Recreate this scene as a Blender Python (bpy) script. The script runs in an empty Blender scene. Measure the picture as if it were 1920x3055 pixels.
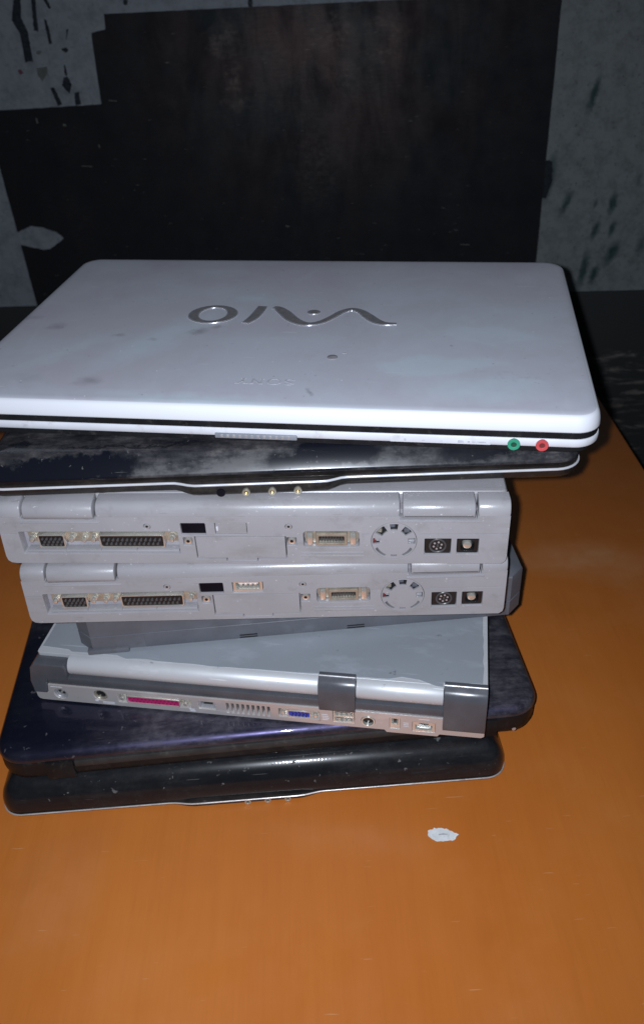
import bpy, bmesh, math, random
from math import sin, cos, pi, radians
from mathutils import Matrix, Vector, noise as mnoise
random.seed(7)
S = bpy.context.scene
COL = S.collection

# ------------------------------------------------------------------ camera
CAMZ = 0.53
cam = bpy.data.cameras.new("camera"); camo = bpy.data.objects.new("camera", cam); COL.objects.link(camo)
cam.sensor_fit = 'VERTICAL'; cam.sensor_height = 24.0; cam.lens = 24.0 * 2566.8 / 3055.0
cam.dof.use_dof = True; cam.dof.focus_distance = 0.55; cam.dof.aperture_fstop = 8
cam.clip_start = 0.01; cam.clip_end = 50
PITCH, ROLL = radians(34.733), radians(-2.785)
fw = Vector((0, cos(PITCH), -sin(PITCH))); rt = Vector((1, 0, 0)); up = rt.cross(fw)
r2 = cos(ROLL) * rt + sin(ROLL) * up; u2 = -sin(ROLL) * rt + cos(ROLL) * up
m = Matrix((r2, u2, -fw)).transposed().to_4x4(); m.translation = (0, 0, CAMZ)
camo.matrix_world = m
S.camera = camo

# ------------------------------------------------------------------ world, flash, exposure
W = bpy.data.worlds.new("World"); S.world = W; W.use_nodes = True
bg = W.node_tree.nodes["Background"]; bg.inputs[0].default_value = (0.62, 0.78, 1.0, 1); bg.inputs[1].default_value = 0.022
fl = bpy.data.lights.new("flash", 'SPOT'); fl.energy = 17.5; fl.color = (0.885, 0.955, 1.07); fl.shadow_soft_size = 0.0035
flo = bpy.data.objects.new("flash", fl); COL.objects.link(flo)
fl.spot_size = radians(128); fl.spot_blend = 1.0; fl.show_cone = False
flo.rotation_euler = m.to_euler()
flo.location = Vector((0, 0, CAMZ)) - 0.013 * r2 + 0.003 * u2
S.view_settings.view_transform = 'Standard'; S.view_settings.look = 'None'
S.view_settings.exposure = 0.0; S.view_settings.gamma = 1.0

# ------------------------------------------------------------------ material helpers
class NT:
    def __init__(s, name):
        s.m = bpy.data.materials.new(name); s.m.use_nodes = True; s.t = s.m.node_tree
        s.b = s.t.nodes["Principled BSDF"]; s.tc = s.t.nodes.new("ShaderNodeTexCoord"); s.co = s.tc.outputs['Object']
    def n(s, t, **k):
        x = s.t.nodes.new(t)
        for a, v in k.items(): setattr(x, a, v)
        return x
    def l(s, a, b): s.t.links.new(a, b)
    def scaled(s, sc, loc=(0, 0, 0), rot=(0, 0, 0)):
        x = s.n("ShaderNodeMapping"); x.inputs['Scale'].default_value = sc; x.inputs['Location'].default_value = loc; x.inputs['Rotation'].default_value = rot
        s.l(s.co, x.inputs[0]); return x.outputs[0]
    def noise(s, scale, detail=4, rough=.55, vec=None, dist=0):
        x = s.n("ShaderNodeTexNoise"); x.inputs['Scale'].default_value = scale; x.inputs['Detail'].default_value = detail
        x.inputs['Roughness'].default_value = rough; x.inputs['Distortion'].default_value = dist
        s.l(vec if vec else s.co, x.inputs['Vector']); return x.outputs[0]
    def ramp(s, f, stops):
        x = s.n("ShaderNodeValToRGB"); e = x.color_ramp.elements
        while len(e) < len(stops): e.new(.5)
        for q, (p, c) in zip(e, stops):
            q.position = p; q.color = (c, c, c, 1) if isinstance(c, (int, float)) else (*c, 1)
        s.l(f, x.inputs[0]); return x.outputs[0]
    def mix(s, f, a, b, mode='MIX'):
        x = s.n("ShaderNodeMix", data_type='RGBA', blend_type=mode)
        for i, v in ((0, f), (6, a), (7, b)):
            if isinstance(v, (int, float)): x.inputs[i].default_value = v if i == 0 else (v, v, v, 1)
            elif isinstance(v, tuple): x.inputs[i].default_value = (*v, 1)
            else: s.l(v, x.inputs[i])
        return x.outputs[2]
    def mul(s, a, b, op='MULTIPLY'):
        x = s.n("ShaderNodeMath", operation=op)
        for i, v in ((0, a), (1, b)):
            if isinstance(v, (int, float)): x.inputs[i].default_value = v
            else: s.l(v, x.inputs[i])
        return x.outputs[0]
    def blob(s, cx, cy, rx, ry, rot=0., soft=.6, vec=None):
        # 1 inside an ellipse (mm, object x-y), fading out; 'vec' lets the outline be ragged
        mp = s.n("ShaderNodeMapping", vector_type='TEXTURE'); mp.inputs['Location'].default_value = (cx * .001, cy * .001, 0); mp.inputs['Rotation'].default_value = (0, 0, radians(rot)); mp.inputs['Scale'].default_value = (rx * .001, ry * .001, 1e3)
        s.l(vec if vec else s.co, mp.inputs[0]); ln = s.n("ShaderNodeVectorMath", operation='LENGTH'); s.l(mp.outputs[0], ln.inputs[0])
        return s.ramp(s.mul(ln.outputs['Value'], .5), [(.5 * (1 - soft), 1.), (.5, 0.)])
    def warp(s, scale, amt, detail=4):
        x = s.n("ShaderNodeTexNoise"); x.inputs['Scale'].default_value = scale; x.inputs['Detail'].default_value = detail; x.inputs['Roughness'].default_value = .62; s.l(s.co, x.inputs['Vector'])
        a = s.n("ShaderNodeVectorMath", operation='SUBTRACT'); s.l(x.outputs['Color'], a.inputs[0]); a.inputs[1].default_value = (.5, .5, .5)
        b = s.n("ShaderNodeVectorMath", operation='SCALE'); s.l(a.outputs[0], b.inputs[0]); b.inputs['Scale'].default_value = amt
        c = s.n("ShaderNodeVectorMath", operation='ADD'); s.l(s.co, c.inputs[0]); s.l(b.outputs[0], c.inputs[1]); return c.outputs[0]
    def blobs(s, L, vec):
        f = None
        for q in L:
            b = s.blob(*q[:6], vec); b = s.mul(b, q[6]) if len(q) > 6 else b
            f = b if f is None else s.mul(f, b, 'MAXIMUM')
        return f
    def set(s, k, v):
        i = s.b.inputs[k]
        if isinstance(v, (int, float)): i.default_value = v
        elif isinstance(v, tuple): i.default_value = (*v, 1)
        else: s.l(v, i)
    def bump(s, h, strength=.2, dist=.001):
        x = s.n("ShaderNodeBump"); x.inputs['Strength'].default_value = strength; x.inputs['Distance'].default_value = dist
        s.l(h, x.inputs['Height']); s.l(x.outputs[0], s.b.inputs['Normal'])

def simple(name, col, rough=.4, metal=0., var=.18, scale=60, bump=.0, dirt=None, spec=.5):
    t = NT(name); a = t.ramp(t.noise(scale, 5), [(.3, tuple(c * (1 - var) for c in col)), (.7, tuple(min(1, c * (1 + var)) for c in col))])
    if dirt: a = t.mix(t.ramp(t.noise(scale * 2.3, 6, .7), [(.56, 0.), (.72, .7)]), a, dirt)
    t.set('Base Color', a); t.set('Metallic', metal)
    t.set('Roughness', t.ramp(t.noise(scale * 1.7, 3), [(.3, max(.02, rough * .75)), (.7, min(1., rough * 1.25))]))
    t.set('Specular IOR Level', spec)
    if bump: t.bump(t.noise(900, 3), bump, .0004)
    return t.m

MT = {}
def grey_plastic():
    t = NT("grey_plastic"); oi = t.n("ShaderNodeObjectInfo"); sc_ = t.n("ShaderNodeVectorMath", operation='MULTIPLY_ADD'); t.l(oi.outputs['Random'], sc_.inputs[0]); sc_.inputs[1].default_value = (3.1, 1.7, 2.3)
    t.l(t.co, sc_.inputs[2]); t.co = sc_.outputs[0]; base = t.mix(t.noise(22, 4), (.255, .248, .260), (.345, .336, .352))
    base = t.mix(t.ramp(t.noise(75, 6, .7), [(.56, 0.), (.76, .5)]), base, (.19, .175, .175))
    base = t.mix(t.ramp(t.noise(420, 2), [(.70, 0.), (.76, .6)]), base, (.62, .61, .62))
    base = t.mix(t.ramp(t.noise(1, 2, .5, t.scaled((60, 60, 500), (0, 0, 0), (0, .5, 0))), [(.715, 0.), (.745, .4)]), base, (.20, .19, .19))
    st = t.ramp(t.noise(1, 5, .6, t.scaled((14, 40, 60))), [(.54, 0.), (.75, .55)])
    base = t.mix(st, base, (.20, .18, .17))
    t.set('Base Color', base); t.set('Roughness', t.ramp(t.noise(50, 4), [(.3, .24), (.7, .36)]))
    t.bump(t.noise(1400, 2), .12, .0004); return t.m
def lid_white():
    t = NT("white_lid_paint")
    w = t.warp(34, .035, 7); w2 = t.warp(120, .010, 4)
    # bluish wiped patches in a lavender film of dust
    clean = t.blobs([(78, 95, 22, 78, -32, .8), (128, 172, 26, 16, -20, .8), (20, 70, 16, 70, -40, .8, .7), (118, 9, 90, 12, -3, .7), (300, 112, 48, 22, -6, .5, .9), (270, 62, 62, 20, 4, .6), (300, 32, 58, 26, 10, .7), (85, 225, 30, 14, 0, .8, .6), (15, 12, 60, 14, 0, .8, .5)], w)
    big = t.ramp(t.noise(1, 5, .6, t.scaled((9, 14, 9), (0, 0, 0), (0, 0, radians(-38))), .6), [(.40, 0.), (.62, .45)])
    c = t.mix(t.mul(clean, big, 'MAXIMUM'), (.485, .475, .535), (.515, .575, .64))
    c = t.mix(t.ramp(t.noise(30, 6, .68), [(.42, 0.), (.80, .4)]), c, (.43, .415, .46))
    c = t.mix(t.ramp(t.noise(1, 5, .7, t.scaled((60, 30, 60), (4, 0, 0), (0, 0, -.5)), .8), [(.53, 0.), (.75, .28)]), c, (.56, .60, .66))
    spots = t.blobs([(-4, 112, 9, 8, 0, .8, .55), (102, 108, 9, 7, 20, .8, .7), (114, 117, 8, 4, 20, .8, .5), (52, 28, 11, 8, 10, .8, .55), (-30, 128, 12, 5, 10, .8, .4), (48, 99, 6, 4, 0, .8, .45), (193, 21, 2.5, 7, 25, .7, .6), (10, 30, 12, 9, 0, .9, .25), (74, 93, 5, 3, 0, .8, .4)], w2)
    c = t.mix(t.mul(spots, t.ramp(t.noise(90, 5, .7), [(.3, .45), (.65, 1.)])), c, (.20, .19, .21))
    edge = t.blobs([(307, 50, 30, 9, -8, .35, .5)], w2)
    c = t.mix(t.mul(edge, t.ramp(t.noise(160, 4, .7), [(.52, 0.), (.62, .6)])), c, (.36, .37, .42))
    c = t.mix(t.ramp(t.noise(230, 2), [(.715, 0.), (.755, .5)]), c, (.26, .25, .27))
    sp = t.n("ShaderNodeTexVoronoi", feature='F1'); sp.inputs['Scale'].default_value = 130; t.l(t.co, sp.inputs['Vector'])
    gate = t.ramp(t.noise(40, 2), [(.62, 0.), (.63, 1.)])
    c = t.mix(t.mul(t.ramp(sp.outputs['Distance'], [(.04, 1.), (.07, 0.)]), gate), c, (.85, .86, .9))
    sc = t.ramp(t.noise(1, 2, .5, t.scaled((28, 600, 60), (1, 0, 0), (0, 0, -.06))), [(.735, 0.), (.76, .45)])
    c = t.mix(sc, c, (.78, .80, .84))
    # the flat top keeps its dust; cleaner rim coloured paler to boost its flash-lit look
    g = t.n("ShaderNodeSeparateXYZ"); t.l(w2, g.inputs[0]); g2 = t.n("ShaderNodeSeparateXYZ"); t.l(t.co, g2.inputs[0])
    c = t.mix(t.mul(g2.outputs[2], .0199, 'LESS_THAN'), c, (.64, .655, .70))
    t.set('Base Color', c); t.set('Roughness', t.ramp(t.noise(26, 5), [(.3, .34), (.7, .48)]))
    t.bump(t.noise(160, 3), .03, .0005); return t.m
def gloss(name, base, dustcol, amt, rough=.14, seed=0., fine=1., clear=(), dusty=(), spec=.4, tint=None, specks=.45, wave=None, coat=.7):
    t = NT(name); w = t.warp(75, .022, 9); w3 = t.warp(150, .006, 3)
    d1 = t.ramp(t.noise(1, 6, .62, t.scaled((13, 24, 24), (seed, seed * .7, 0)), .5), [(.40, .45), (.56, 1.)])
    if dusty: d1 = t.mul(d1, t.blobs(dusty, w), 'MAXIMUM')
    d2 = t.mul(t.ramp(t.noise(150, 6, .75), [(.36, .35), (.68, 1.)]), t.ramp(t.noise(1, 5, .7, t.scaled((45, 190, 190), (seed, 2, 0))), [(.36, .35), (.60, 1.)]))
    dust = t.mul(t.mul(d1, d2), amt)
    if clear: dust = t.mul(dust, t.mul(1., t.blobs(clear, w), 'SUBTRACT'))
    sp = t.mul(t.ramp(t.noise(300 * fine, 2, .5, w3), [(.70, 0.), (.735, 1.)]), specks)
    sp2 = t.mul(t.ramp(t.noise(120 * fine, 3, .6, t.scaled((1, 1, 1), (seed + 3, 1, 2))), [(.70, 0.), (.745, 1.)]), specks)
    sc = t.ramp(t.noise(1, 2, .5, t.scaled((40, 800, 800), (seed, 0, 0), (0, .3, .25))), [(.735, 0.), (.77, .35)])
    f = t.mul(t.mul(dust, sp, 'MAXIMUM'), t.mul(sp2, sc, 'MAXIMUM'), 'MAXIMUM')
    t.set('Base Color', t.mix(f, base, dustcol))
    t.set('Roughness', t.ramp(f, [(0., rough), (.5, .62)])); t.set('Specular IOR Level', spec)
    t.set('Coat Weight', t.mul(t.mul(coat, f, 'SUBTRACT'), 0., 'MAXIMUM')); t.set('Coat Roughness', .045); t.set('Coat IOR', 1.45)
    if tint: t.b.inputs['Specular Tint'].default_value = (*tint, 1)
    if wave:
        g = t.n("ShaderNodeTexWave", wave_type='RINGS', rings_direction='SPHERICAL'); g.inputs['Scale'].default_value = wave[3]; g.inputs['Distortion'].default_value = 1.5
        g.inputs['Detail'].default_value = 3; g.inputs['Detail Scale'].default_value = 3
        t.l(t.scaled((1, 1, 1), wave[:3]), g.inputs['Vector']); x = t.n('ShaderNodeBump'); x.inputs['Strength'].default_value = wave[4]; x.inputs['Distance'].default_value = .0002; t.l(g.outputs[1], x.inputs['Height']); t.l(x.outputs[0], t.b.inputs['Coat Normal'])
    return t.m
def table_wood():
    t = NT("table_laminate")
    band = t.noise(1, 3, .5, t.scaled((7, .9, 1), (.2, 0, 0)), .4); grain = t.noise(1, 6, .65, t.scaled((120, 5, 1)), .6); fine = t.noise(1, 4, .7, t.scaled((520, 26, 1)))
    c = t.mix(t.ramp(band, [(.25, 0.), (.78, 1.)]), (.45, .127, .019), (.53, .170, .031))
    c = t.mix(t.ramp(grain, [(.42, 0.), (.72, .18)]), c, (.37, .10, .015))
    c = t.mix(t.ramp(fine, [(.5, 0.), (.8, .13)]), c, (.26, .07, .015))
    c = t.mix(t.ramp(t.noise(13, 5, .6), [(.5, 0.), (.75, .35)]), c, (.53, .19, .05))
    c = t.mix(t.ramp(t.noise(9, 4, .5, t.scaled((1, .7, 1), (3.3, 1, 0))), [(.58, 0.), (.76, .22)]), c, (.28, .078, .018))
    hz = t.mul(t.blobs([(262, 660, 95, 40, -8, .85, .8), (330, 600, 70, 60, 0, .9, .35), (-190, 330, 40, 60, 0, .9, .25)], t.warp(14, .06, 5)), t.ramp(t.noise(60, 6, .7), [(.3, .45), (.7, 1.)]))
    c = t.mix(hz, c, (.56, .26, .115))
    c = t.mix(t.ramp(t.noise(48, 2, .4, t.scaled((1.4, .8, 1), (.7, .2, 0))), [(.765, 0.), (.80, .5)]), c, (.14, .05, .02))
    c = t.mix(t.ramp(t.noise(1, 2, .5, t.scaled((38, 520, 1), (1, 0, 0), (0, 0, .3))), [(.715, 0.), (.74, .35)]), c, (.60, .34, .18))
    t.set('Base Color', c); t.set('Specular IOR Level', .45); t.set('Roughness', t.ramp(t.noise(30, 4), [(.3, .30), (.7, .44)]))
    t.bump(t.mix(.5, grain, fine), .04, .0006); return t.m
def wall_grey(name, a, b, d, stains=()):
    t = NT(name); c = t.mix(t.noise(14, 6, .65), a, b)
    c = t.mix(t.ramp(t.noise(45, 6, .75), [(.45, 0.), (.66, .8)]), c, tuple(x * .62 for x in a))
    c = t.mix(t.ramp(t.noise(210, 4, .7), [(.60, 0.), (.68, .9)]), c, tuple(x * .5 for x in d))
    c = t.mix(t.ramp(t.noise(1, 3, .6, t.scaled((12, 12, 160))), [(.55, 0.), (.75, .35)]), c, d)
    c = t.mix(t.ramp(t.noise(28, 6, .7), [(.56, 0.), (.72, .5)]), c, tuple(x * .55 for x in a))
    if stains:
        w = t.warp(95, .011, 5); q = t.n("ShaderNodeSeparateXYZ"); t.l(w, q.inputs[0]); k = t.n("ShaderNodeCombineXYZ"); t.l(q.outputs[0], k.inputs[0]); t.l(q.outputs[2], k.inputs[1])
        f = t.mul(t.blobs(stains, k.outputs[0]), t.ramp(t.noise(1, 5, .7, t.scaled((120, 120, 60))), [(.30, .7), (.5, 1.)]))
        c = t.mix(f, c, (.012, .038, .040))
    t.set('Base Color', c); t.set('Roughness', .75); t.bump(t.noise(300, 4, .6), .25, .001); return t.m
def black_paint():
    t = NT("black_paint")
    # brownish rubbed patches in vertical columns, with horizontal brush grain
    g = t.n("ShaderNodeSeparateXYZ"); t.l(t.co, g.inputs[0])
    def hump(v, c, w): 
        q = t.mul(t.mul(v, c, 'SUBTRACT'), 1 / w); q = t.mul(q, q); return t.mul(2.718, t.mul(q, -1.), 'POWER')
    blob = t.mul(hump(g.outputs[0], .03, .17), hump(g.outputs[2], .40, .15))
    col = t.ramp(t.noise(1, 4, .6, t.scaled((17, 5, 4.5)), .4), [(.36, 0.), (.66, 1.)])
    gr = t.ramp(t.noise(1, 5, .75, t.scaled((80, 80, 420))), [(.40, 0.), (.68, 1.)])
    blot = t.ramp(t.noise(60, 5, .75), [(.42, 0.), (.72, 1.)])
    fl_ = t.ramp(t.noise(1, 6, .8, t.scaled((150, 150, 260))), [(.50, 0.), (.64, 1.)])
    f = t.mul(t.mul(blob, col), t.mul(t.mul(gr, .35), t.mul(t.mul(blot, fl_), .8), 'ADD'))
    c = t.mix(t.noise(6, 3), (.0055, .0085, .0115), (.013, .0115, .0135))
    c = t.mix(t.mul(t.mul(blob, t.ramp(t.noise(1, 5, .65, t.scaled((22, 5, 7), (2, 0, 0)), .5), [(.40, .05), (.60, 1.)])), t.ramp(gr, [(0., .55), (1., 1.)])), c, (.095, .076, .070))
    tint = t.ramp(t.noise(9, 3), [(.42, (.0, .020, .026)), (.5, (.012, .010, .012)), (.58, (.034, .012, .014))])
    c = t.mix(t.mul(blob, .55), c, t.mix(1., c, tint, 'ADD'))
    w = t.warp(45, .05, 6); q = t.n("ShaderNodeSeparateXYZ"); t.l(w, q.inputs[0]); k = t.n("ShaderNodeCombineXYZ"); t.l(q.outputs[0], k.inputs[0]); t.l(q.outputs[2], k.inputs[1])
    worn = t.blobs([(-103, 398, 26, 30, 0, .9, .9), (-92, 352, 18, 32, 0, .9, .8), (-88, 322, 26, 12, 0, .9, .7), (45, 402, 46, 30, 0, .9, .8), (62, 350, 34, 44, 0, .9, .6), (122, 404, 32, 24, 0, .9, .75), (112, 372, 28, 20, 0, .9, .7), (20, 250, 50, 90, 0, .95, .35), (-40, 380, 60, 50, 0, .95, .3)], k.outputs[0])
    mott = t.mul(t.ramp(t.noise(120, 6, .78), [(.38, .1), (.66, 1.)]), t.ramp(t.noise(1, 5, .75, t.scaled((70, 70, 240))), [(.36, .25), (.64, 1.)]))
    c = t.mix(t.mul(worn, mott), c, (.21, .17, .155))
    c = t.mix(t.mul(t.ramp(t.noise(1, 3, .6, t.scaled((16, 16, 9))), [(.48, 0.), (.70, .5)]), gr), c, (.030, .027, .030))
    c = t.mix(t.ramp(t.noise(1, 2, .5, t.scaled((55, 55, 600), (0, 0, 0), (0, .1, 0))), [(.735, 0.), (.76, .5)]), c, (.24, .23, .21))
    t.set('Base Color', c); t.set('Specular IOR Level', .2); t.set('Roughness', t.ramp(t.noise(30, 4), [(.3, .6), (.7, .8)])); t.bump(t.noise(1, 5, .6, t.scaled((60, 60, 330))), .2, .001); return t.m
def dado():
    t = NT("scuffed_black_board")
    c = t.mix(t.noise(12, 4), (.018, .024, .026), (.030, .029, .029))
    g = t.n("ShaderNodeSeparateXYZ"); t.l(t.co, g.inputs[0])
    low = t.ramp(g.outputs[2], [(0., 0.), (1., 0.)])
    s = t.ramp(t.noise(1, 4, .65, t.scaled((14, 14, 95), (0, 0, 0), (0, .10, 0)), .7), [(.54, 0.), (.70, .85)])
    lower = t.mul(t.mul(g.outputs[2], -.055, 'LESS_THAN'), s)
    t.set('Base Color', t.mix(lower, c, (.26, .22, .20))); t.set('Roughness', .6); t.bump(t.noise(90, 4), .2, .001); return t.m
def silver_lid(name, col, metal, rough):
    t = NT(name); c = t.mix(t.noise(18, 5, .6), tuple(x * .86 for x in col), col)
    c = t.mix(t.ramp(t.noise(1, 4, .7, t.scaled((26, 60, 60), (0, 0, 0), (0, 0, .25))), [(.55, 0.), (.75, .5)]), c, tuple(min(1, x * 1.35) for x in col))
    c = t.mix(t.ramp(t.noise(1, 2, .5, t.scaled((20, 500, 500), (2, 0, 0), (0, 0, .12))), [(.70, 0.), (.74, .55)]), c, tuple(min(1, x * 1.7) for x in col))
    c = t.mix(t.ramp(t.noise(110, 4, .7), [(.66, 0.), (.74, .7)]), c, tuple(x * .35 for x in col))
    t.set('Base Color', c); t.set('Metallic', metal); t.set('Roughness', t.ramp(t.noise(40, 4), [(.3, rough * .85), (.7, rough * 1.2)]))
    t.bump(t.noise(1200, 2), .06, .0003); return t.m

MT['grey'] = grey_plastic()
MT['grey_inner'] = simple("grey_inner_plastic", (.29, .275, .30), .5, 0, .12, 80, .1)
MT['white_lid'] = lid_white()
MT['white'] = simple("white_plastic", (.60, .61, .655), .35, 0, .06, 40, 0, (.45, .44, .46))
MT['hp_lid'] = gloss("black_gloss_lid", (.005, .006, .010), (.135, .124, .124), .58, .22, 1.3, 1., [(28, 2, 74, 8, 4, .25), (200, 5, 52, 9, 6, .35, .97), (214, 12, 34, 8, 5, .4, .95), (300, 6, 38, 6, 4, .4, .85), (80, 15, 70, 1.8, 0, .5, .7), (12, 22, 8, 4, 20, .3, .8), (60, 30, 18, 6, 10, .4, .6), (105, 34, 14, 3, -10, .4, .6)], [(150, 40, 260, 26, 0, .5, 1.)], .4, None, .5, (-.205, .012, -.02, 110, .10))
MT['hp_lid_low'] = gloss("black_gloss_lid_specked", (.007, .008, .010), (.17, .165, .165), .09, .24, 5.1, .7, [(190, 4, 60, 12, 0, .6, .7)], [(118, 4, 4, 12, 0, .6, .9), (20, 3, 26, 12, 0, .6, .5), (66, 2, 7, 5, 30, .5, 1.), (50, 1, 5, 5, 30, .5, 1.), (330, 6, 8, 8, 0, .6, .7)], .15, None, .6, (-.250, -.006, -.034, 120, .10), .5)
MT['hp_base'] = gloss("black_gloss_base", (.009, .008, .008), (.12, .095, .08), .3, .3, 8.2, 1., (), (), .15)
MT['blue_lid'] = gloss("midnight_blue_lid", (.005, .006, .013), (.11, .102, .105), .8, .26, 2.2, .8, [(10, 60, 90, 110, 10, .5, .93), (340, 110, 24, 30, 20, .3, .9)], [(210, 18, 90, 22, 6, .6, .6), (345, 40, 34, 42, 0, .4, .9)], .6, (.56, .50, 1.), .6)
MT['black'] = simple("black_plastic", (.011, .011, .012), .45, 0, .3, 60, .1, (.05, .045, .042), .15)
MT['black_grey'] = simple("worn_black_plastic", (.036, .034, .033), .5, 0, .25, 60, .1, (.09, .08, .07), .2)
MT['dark'] = simple("dark_cavity", (.006, .006, .007), .7)
MT['chrome'] = simple("chrome_trim", (.74, .75, .79), .26, .4, .08, 45)
MT['chrome_dull'] = simple("worn_chrome_trim", (.64, .60, .58), .3, .5, .15, 60, 0, (.2, .16, .14))
MT['nickel'] = simple("warm_nickel", (.46, .42, .34), .28, .6, .2, 160)
MT['nickel_b'] = simple("bright_nickel", (.84, .82, .75), .15, .75, .10, 200)
MT['steel'] = simple("steel", (.52, .52, .54), .3, .55, .1, 90)
MT['conn'] = simple("connector_black", (.013, .013, .014), .35)
MT['pinm'] = simple("pin_socket", (.085, .083, .085), .3, .3)
MT['pink'] = simple("connector_pink", (.40, .016, .115), .4)
MT['pink_d'] = simple("connector_pink_socket", (.16, .006, .05), .5)
MT['blue'] = simple("connector_blue", (.03, .05, .34), .4)
MT['blue_d'] = simple("connector_blue_socket", (.008, .012, .09), .5)
MT['dgrey'] = simple("dark_grey_plastic", (.098, .102, .118), .5, 0, .12, 40, .12, (.085, .075, .07))
MT['cgrey'] = simple("charcoal_rubber_plastic", (.074, .077, .088), .27, 0, .12, 60, .04)
MT['silver'] = silver_lid("silver_blue_lid_film", (.37, .40, .44), .3, .38)
MT['silver_b'] = silver_lid("bare_silver_lid", (.56, .57, .59), .2, .40)
MT['panel'] = silver_lid("silver_port_panel", (.64, .60, .585), .5, .36)
MT['logo_f'] = simple("brushed_logo_metal", (.36, .35, .36), .36, .6, .15, 200)
MT['logo_r'] = simple("polished_logo_rim", (.80, .80, .84), .25, .8, .05, 60)
MT['latchm'] = simple('grey_latch_plastic', (.20, .21, .235), .4, 0, .1, 100)
MT['dot'] = simple('dull_dot', (.24, .235, .25), .5, 0, .25, 400)
MT['print'] = simple("faint_print", (.44, .44, .49), .5, 0, .25, 300)
MT['green'] = simple("green_ring", (.03, .25, .15), .4)
MT['green_d'] = simple('dark_green_hole', (.012, .05, .03), .5); MT['red_d'] = simple('dark_red_hole', (.13, .02, .02), .5)
MT['red'] = simple("red_ring", (.46, .06, .065), .4)
MT['irwin'] = simple("infrared_window", (.004, .003, .006), .6, spec=.12)
MT['table'] = table_wood()
MT['wall'] = wall_grey("grey_wall_plaster", (.175, .205, .235), (.225, .245, .27), (.11, .15, .175))
MT['wall_r'] = wall_grey("dull_grey_wall_plaster", (.155, .180, .185), (.195, .215, .215), (.12, .14, .14), [(397.5, 315.0, 7.2, 31.1, -12, 0.7, 0.9900000000000001), (349.0, 207.0, 10.2, 43.2, -8, 0.7, 1), (377.5, 171.0, 7.2, 23.0, -22, 0.7, 0.935), (444.0, 169.0, 7.2, 23.0, -8, 0.7, 1), (424.5, 131.0, 7.2, 18.9, -14, 0.7, 0.9900000000000001), (449.0, 132.0, 6.5, 16.2, -6, 0.7, 0.935), (453.5, 95.0, 11.6, 27.0, -25, 0.7, 1), (415.0, 71.0, 8.7, 37.8, -6, 0.7, 1), (432.0, 64.0, 8.7, 20.2, -20, 0.7, 0.9900000000000001), (419.0, 168.0, 3.6, 9.5, -8, 0.7, 0.66), (495.0, 105.0, 8.7, 21.6, -10, 0.7, 0.66), (477.0, 200.0, 4.3, 12.2, -10, 0.7, 0.44000000000000006)])
MT['bpaint'] = black_paint(); MT['dado'] = dado()
MT['streak'] = simple("black_paint_streak", (.012, .017, .022), .6, 0, .4, 200, 0, (.07, .085, .1), .2)
MT['smear'] = simple("dark_smear", (.035, .042, .044), .7, 0, .45, 160, 0, (.11, .125, .125))
MT['speck'] = simple("grey_plaster_speck", (.085, .095, .085), .7, 0, .2, 120)
MT['rust'] = simple("dark_red_speck", (.10, .03, .045), .7)
MT['floor'] = simple("dark_concrete", (.07, .065, .06), .8, 0, .3, 6)
MT['paper'] = simple("torn_paper", (.66, .68, .68), .75, 0, .12, 160, .3, (.36, .34, .31))
MT['steel_leg'] = simple("table_leg_paint", (.03, .03, .032), .5)
MT['gold_bit'] = simple("brass_bit", (.7, .5, .25), .3, 1)
MT['bluebit'] = simple("blue_grey_bit", (.10, .13, .17), .4)

# ------------------------------------------------------------------ geometry helpers (millimetres in, metres out)
SC = Matrix.Scale(.001, 4)
def finish(me, ang=32):
    for p in me.polygons: p.use_smooth = True
    me.set_sharp_from_angle(angle=radians(ang))
def link(name, me, parent, loc=(0, 0, 0), label=None):
    o = bpy.data.objects.new(name, me); COL.objects.link(o)
    if parent: o.parent = parent
    o.location = Vector(loc) * .001
    if label: o['label'] = label
    return o
def tomesh(name, bm, mat, ang=32):
    bmesh.ops.recalc_face_normals(bm, faces=bm.faces)
    me = bpy.data.meshes.new(name); bm.to_mesh(me); bm.free(); me.transform(SC); me.materials.append(MT[mat]); finish(me, ang); return me
def obj(name, bm, mat, parent=None, loc=(0, 0, 0), label=None, ang=32): return link(name, tomesh(name, bm, mat, ang), parent, loc, label)
def root(name, loc, yaw, label, cat, group=None):
    o = bpy.data.objects.new(name, None); COL.objects.link(o); o.location = loc; o.rotation_euler = (0, 0, radians(yaw))
    o.empty_display_size = .05; o['label'] = label; o['category'] = cat
    if group: o['group'] = group
    return o
def box(x0, x1, y0, y1, z0, z1, b=0., seg=2):
    bm = bmesh.new(); bmesh.ops.create_cube(bm, size=1)
    for v in bm.verts: v.co = Vector(((x0 + x1) / 2 + v.co.x * (x1 - x0), (y0 + y1) / 2 + v.co.y * (y1 - y0), (z0 + z1) / 2 + v.co.z * (z1 - z0)))
    if b: bmesh.ops.bevel(bm, geom=bm.edges[:], offset=b, segments=seg, profile=.5, affect='EDGES')
    return bm
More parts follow.
